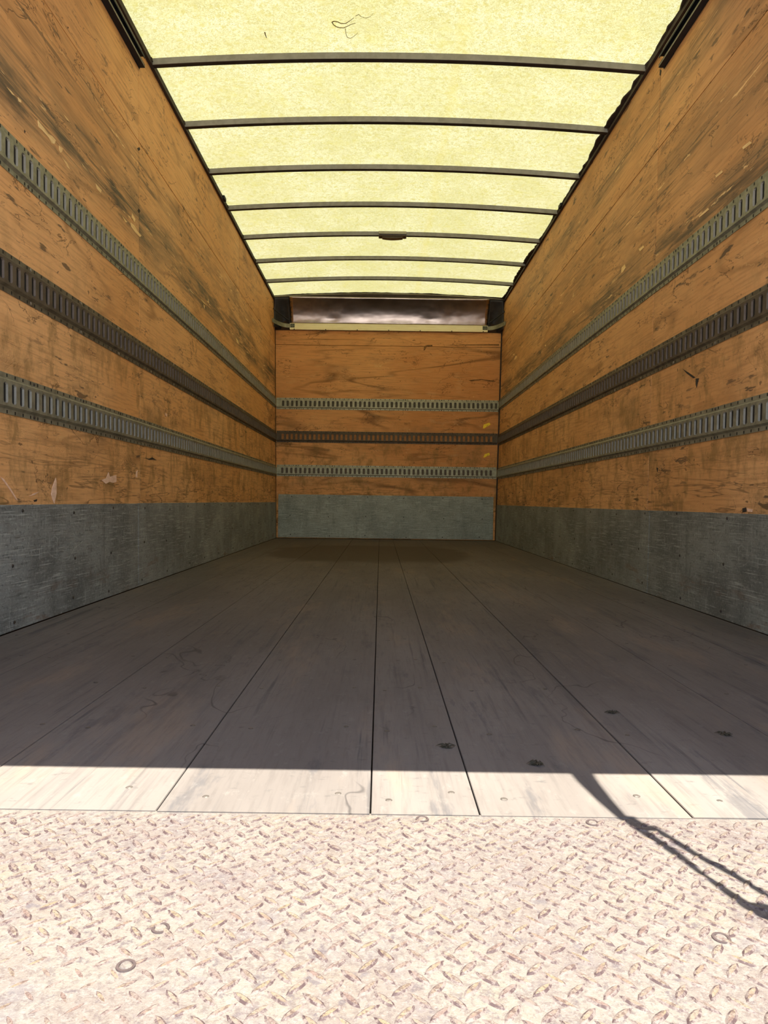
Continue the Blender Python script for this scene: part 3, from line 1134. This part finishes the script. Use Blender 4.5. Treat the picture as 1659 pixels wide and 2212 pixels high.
# ------------------------------------------------------------------ chips, gouges and scars on the walls (thin raised or sunk veneer)
def chip(px, wall, side, mat, name='bare_wood_chip', th=.0014, jag=.0):
    f = wmap(side) if side else bmap
    P = []
    for i, p in enumerate(px):
        q = on_side(p[0], p[1], side) if side else on_back(*p)
        P.append((q[0] + random.uniform(-jag, jag), q[1] + random.uniform(-jag, jag) * .4))
    n = len(P)
    g = MB(f)
    g.add([(a, b, .0001) for a, b in P] + [(a, b, th) for a, b in P], [(i, (i + 1) % n, n + (i + 1) % n, n + i) for i in range(n)] + [tuple(range(n - 1, -1, -1)), tuple(range(n, 2 * n))])
    o = ob(name, g.mesh(name), mat, wall)
    return o


LW, RW = wall_left, wall_right
for px in ([(81, 259), (86, 266), (95, 277), (104, 289), (112, 294), (120, 303), (117, 311), (111, 310), (105, 298), (98, 290), (90, 281), (83, 275)],
           [(127, 314), (135, 321), (134, 327), (130, 330), (127, 324)],
           [(38, 210), (45, 217), (45, 222), (40, 219)], [(14, 188), (24, 197), (31, 207), (26, 204)],
           [(134, 340), (144, 352), (151, 366), (146, 362)], [(136, 246), (145, 256), (150, 264), (143, 258)],
           [(206, 396), (213, 404), (219, 411), (217, 417), (209, 408)], [(285, 460), (292, 474), (290, 480), (284, 470)],
           [(281, 480), (290, 487), (297, 500), (305, 509), (302, 512), (291, 501), (283, 490)],
           [(262, 464), (268, 472), (275, 480), (270, 480)],
           [(432, 644), (440, 652), (448, 661), (440, 655)], [(509, 729), (514, 736), (516, 744), (511, 739)],
           [(439, 657), (442, 661), (441, 668)],
           [(408, 479), (413, 478.5), (412, 481), (408, 481)]):
    chip(px, LW, -1, M_CHIP)
for px in ([(120, 1032), (121.5, 1040), (121.5, 1066), (117, 1088), (113.5, 1080), (110, 1068), (113, 1052), (117, 1040)],
           [(219, 1037), (229, 1033), (234, 1020), (237, 1030), (246, 1027), (251, 1026), (251, 1041), (243, 1043), (236, 1041), (228, 1045)],
           [(294, 1018), (297, 1016), (296, 1032), (293, 1030)], [(62, 1072), (72, 1066), (84, 1062), (74, 1069)],
           [(0, 1030), (8, 1035), (24, 1058), (38, 1081), (34, 1079), (20, 1057)],
           [(356, 892), (361, 894), (360, 900), (357, 898)]):
    chip(px, LW, -1, M_CHIPP)
for px in ([(72, 1081), (80, 1078), (79, 1083), (74, 1084)], [(312, 989), (321, 991), (329, 988), (338, 994), (331, 993), (322, 993.5)],
           [(297, 455), (300, 450), (303, 456), (300, 461)], [(296, 320), (301, 318), (303, 323), (299, 326)],
           [(52, 280), (55, 284), (53, 288)], [(146, 57), (148, 60), (146, 62)]):
    chip(px, LW, -1, M_HOLE, 'gouge', .0009)
for px in ([(1343, 578), (1350, 571), (1352, 578), (1346, 588), (1342, 590)], [(1380, 538), (1390, 530), (1392, 534), (1383, 543)],
           [(1510, 467), (1530, 449), (1532, 453), (1511, 470)], [(1604, 318), (1620, 305), (1625, 309), (1606, 323)],
           [(1546, 379), (1560, 368), (1562, 372), (1547, 384)], [(1238, 673), (1241, 671), (1240, 676)], [(1177, 746), (1180, 744), (1179, 749)]):
    chip(px, RW, 1, M_CHIP)
for px in ([(1503, 818), (1510, 817), (1507, 828), (1505, 838), (1503, 830)], [(1475, 797), (1488, 805), (1502, 815), (1498, 817), (1484, 807)],
           [(1604, 1098), (1612, 1096), (1613, 1105), (1604, 1107)], [(1418, 1010), (1422, 1011), (1420, 1020)],
           [(1426, 150), (1429, 152), (1427, 164), (1425, 162)]):
    chip(px, RW, 1, M_HOLE, 'gouge', .0009)
chip([(1614, 1098), (1626, 1100), (1625, 1106), (1616, 1105)], RW, 1, M_CHIPP)
for px in ([(916, 748), (924, 745), (934, 745), (934, 748), (922, 749), (918, 756), (915, 758)], [(960, 746), (1000, 744.5), (1078, 743.5), (1078, 746.5), (1060, 746), (1010, 746)],
           [(1012, 821), (1040, 819), (1074, 823), (1062, 825), (1040, 821), (1018, 824)]):
    chip(px, wall_back, 0, M_SCAR, 'gouge', .0009)

# ------------------------------------------------------------------ steel tread plate at the tail
ZP = -.0022
YP0 = .34
root = thing('tread_plate', 'rusty diamond tread plate in full sun at the open end of the floor', 'tread plate', (0, YSILL, ZP))
g = MB()
g.box((wall_x(-1, 0), YP0 - YSILL, -.012), (wall_x(1, 0), .0035, 0.0))
ob('plate', g.mesh('plate', bevel=.001), M_TREAD, root)


def lug_geo(mb, cx, cy, ang, sc=1.0, hz=1.0):
    a, b, h = .0150 * sc, .0046 * sc, .0017 * hz
    base = [(-a, 0), (-a * .55, -b * .8), (0, -b), (a * .55, -b * .8), (a, 0), (a * .55, b * .8), (0, b), (-a * .55, b * .8)]
    c, s = math.cos(ang), math.sin(ang)
    tf = lambda x, y, z: (cx + x * c - y * s, cy + x * s + y * c, z)
    pts = [tf(x, y, 0) for x, y in base] + [tf(x * .70, y * .45, h) for x, y in base]
    mb.add(pts, [(i, (i + 1) % 8, 8 + (i + 1) % 8, 8 + i) for i in range(8)] + [tuple(range(8, 16))])


LM = []
for ang in (math.radians(45), math.radians(-45)):
    g = MB()
    lug_geo(g, 0, 0, ang)
    m = g.mesh('raised_lug', M_LUG)
    m.materials.append(M_FLANK)
    for p in m.polygons:
        if len(p.vertices) == 4:
            p.material_index = 1
    LM.append(m)
rest = MB()
rows = []
PX, PY = .0306, .0149
k = 0
y = -.018
while y > YP0 - YSILL + .012:
    x = wall_x(-1, 0) + .02 + (PX / 2 if k % 2 else 0)
    while x < wall_x(1, 0) - .02:
        rows.append((x, y, k % 2))
        x += PX
    y -= PY
    k += 1
vis = []
for x, y, o in rows:
    Y = y + YSILL
    inview = abs(x) < Y * .545 and Y > .57
    vis.append((Y if inview else 9, x, y, o))
vis.sort()
for i, (d, x, y, o) in enumerate(vis):
    jx_, jy_ = random.uniform(-.001, .001), random.uniform(-.001, .001)
    Y = y + YSILL
    worn = max(0, min(1, (-.12 - x) / .12)) * max(0, min(1, (.70 - Y) / .06))
    hz = 1 - .85 * worn
    if i < 300:
        l = ob('raised_lug', LM[o], None, root, (x + jx_, y + jy_, -.0002))
        l.scale = (1 - .2 * worn, 1 - .2 * worn, hz)
        l.rotation_euler.z = random.uniform(-.12, .12)
    else:
        lug_geo(rest, x + jx_, y + jy_, math.radians(45 if o == 0 else -45) + random.uniform(-.12, .12), random.uniform(.9, 1.05), hz)
rm = rest.mesh('small_lugs', M_LUG, fix=False)
rm.materials.append(M_FLANK)
for p in rm.polygons:
    if len(p.vertices) == 4:
        p.material_index = 1
o = ob('small_lugs', rm, None, root)
o['kind'] = 'stuff'
M_BOLT = simple('plug_bolt', (.060, .042, .040), (.045, .032, .03), .6, .3, 60)
for u, v in ((347, 2006), (1558, 2027), (912, 1770), (272, 2087), (1280, 1778)):
    p = on_floor(u, v, ZP)
    g = MB()
    n = 18
    pts = []
    for rr, zz in ((.0092, 0), (.0087, .0012), (.0064, .0012), (.0059, .0004)):
        pts += [(rr * math.cos(2 * math.pi * q / n), rr * math.sin(2 * math.pi * q / n), zz) for q in range(n)]
    g.add(pts, [(a * n + q, a * n + (q + 1) % n, a * n + n + (q + 1) % n, a * n + n + q) for a in range(3) for q in range(n)])
    b = ob('bolt', g.mesh('bolt'), M_BOLT, root, (p.x, p.y - YSILL, 0))
    g = MB()
    g.disc((0, 0, .0002), .0060, .0012, 14, None, .8)
    ob('bolt_head', g.mesh('bolt_head'), M_TREAD, b)

# ------------------------------------------------------------------ dirt clumps on the boards
for (u, v), lab in (((966, 1614), 'dark splintered dirt clump on the floor beside the narrow board, just inside the shadow'),
                    ((1160, 1651), 'dark dirt clump on the floor touching the sun-shadow edge'),
                    ((1566, 1587), 'dark dirt clump on the floor farthest to the right'),
                    ((1322, 1540), 'smallest dark dirt clump on the floor, farthest from the sunlit strip')):
    p = on_floor(u, v)
    root = thing('dirt_clump', lab, 'dirt', (p.x, p.y, 0), 'dirt clumps on the boards')
    g = MB()
    sc = .8 if v == 1540 else 1.0
    n = 11
    rim = [(.010 * sc * random.uniform(.35, 1.3) * math.cos(2 * math.pi * q / n), .0065 * sc * random.uniform(.35, 1.3) * math.sin(2 * math.pi * q / n)) for q in range(n)]
    g.add([(a, b, .0) for a, b in rim] + [(a * .6, b * .6, .0022) for a, b in rim], [(q, (q + 1) % n, n + (q + 1) % n, n + q) for q in range(n)] + [tuple(range(n, 2 * n))])
    ob('lump', g.mesh('lump'), M_DEBRIS, root)
    for q in range(16):
        a = random.uniform(0, 2 * math.pi)
        l = random.uniform(.010, .021) * sc
        b = a + random.uniform(-.6, .6)
        P = [(0.004 * math.cos(a), .004 * math.sin(a), .002), (l * .6 * math.cos(a), l * .5 * math.sin(a), .004), (l * math.cos(b), l * .8 * math.sin(b), .0008)]
        ob('splinter', tube(P, lambda t: .0016 * (1.1 - t), 4).mesh('splinter'), M_DEBRIS, root)

# ------------------------------------------------------------------ the open end: rear frame, rolled-up door, pull strap (these throw the shade)
YSH = on_floor(829, 1654.5).y                 # shadow edge on the boards
ZHD = 2.44
YHD = YSH + SUNY * ZHD                        # edge that throws it
g = MB()
g.box((wall_x(-1, 2.6) - .05, YHD - .02, ZHD), (wall_x(1, 2.6) + .05, YHD + .04, ZROOF + .06))
struct('trim_7', g.mesh('trim_7'), M_FRAME, 'rear header over the opening')
for side, nm in ((-1, 'trim_8'), (1, 'trim_9')):
    g = MB(wmap(side))
    g.box((YHD - .02, -.1, -.07), (YHD + .05, ZROOF + .02, .012))
    struct(nm, g.mesh(nm), M_FRAME)
door = struct('door_1', None, None, 'roll-up door stowed under the roof behind the camera view')
for k in range(6):
    g = MB()
    y0 = YHD + .06 + k * .40
    if y0 + .39 > 3.02:
        break
    g.box((wall_x(-1, 2.55) + .02, y0, 2.540), (wall_x(1, 2.55) - .02, y0 + .394, 2.558))
    ob('door_panel', g.mesh('door_panel', bevel=.003), M_DOOR, door)

# pull strap: webbing that hangs from the header, twisted, ending in a long loop
strap = thing('pull_strap', 'dark webbing pull strap hanging from the rear header, known by its shadow on the plate', 'strap', (0, YHD - .03, ZHD))
off = Vector(strap.location)


def lift(u, v, z=0.0):
    """point on the strap's hanging plane whose shadow falls at pixel u, v"""
    p = on_floor(u, v, z)
    h = (YHD - .03 - p.y) / SUNY
    return Vector((p.x + SUNX * h, YHD - .03, p.z + h)) - off


def ribbon(name, left, right):
    A = [lift(*p) for p in left]
    B = [lift(*p) for p in right]
    g = MB()
    pts = []
    for a, b in zip(A, B):
        pts += [a, b, b + Vector((0, .004, 0)), a + Vector((0, .004, 0))]
    n = len(A) - 1
    g.add(pts, [(4 * k + q, 4 * k + (q + 1) % 4, 4 * k + 4 + (q + 1) % 4, 4 * k + 4 + q) for k in range(n) for q in range(4)] + [(0, 3, 2, 1), tuple(4 * n + q for q in range(4))])
    ob(name, g.mesh(name), M_WEB, strap)


ribbon('webbing', [(1214, 1640, 0), (1222, 1656, 0), (1246, 1686, 0), (1290, 1728, 0), (1332, 1764, 0), (1348, 1775, ZP), (1378, 1797, ZP)],
       [(1268, 1640, 0), (1273, 1656, 0), (1296, 1692, 0), (1330, 1735, 0), (1356, 1764, 0), (1372, 1768, ZP), (1414, 1795, ZP)])
ribbon('loop_strand', [(1400, 1786, ZP), (1430, 1806, ZP), (1500, 1850, ZP), (1580, 1893, ZP), (1659, 1941, ZP), (1720, 1980, ZP)],
       [(1412, 1786, ZP), (1440, 1801, ZP), (1514, 1848, ZP), (1590, 1888, ZP), (1659, 1932, ZP), (1726, 1972, ZP)])
ribbon('loop_strand', [(1375, 1794, ZP), (1410, 1818, ZP), (1462, 1853, ZP), (1520, 1896, ZP), (1570, 1934, ZP), (1600, 1958, ZP), (1659, 1992, ZP), (1720, 2030, ZP)],
       [(1390, 1790, ZP), (1426, 1814, ZP), (1476, 1848, ZP), (1530, 1894, ZP), (1585, 1929, ZP), (1622, 1953, ZP), (1659, 1957, ZP), (1726, 1985, ZP)])
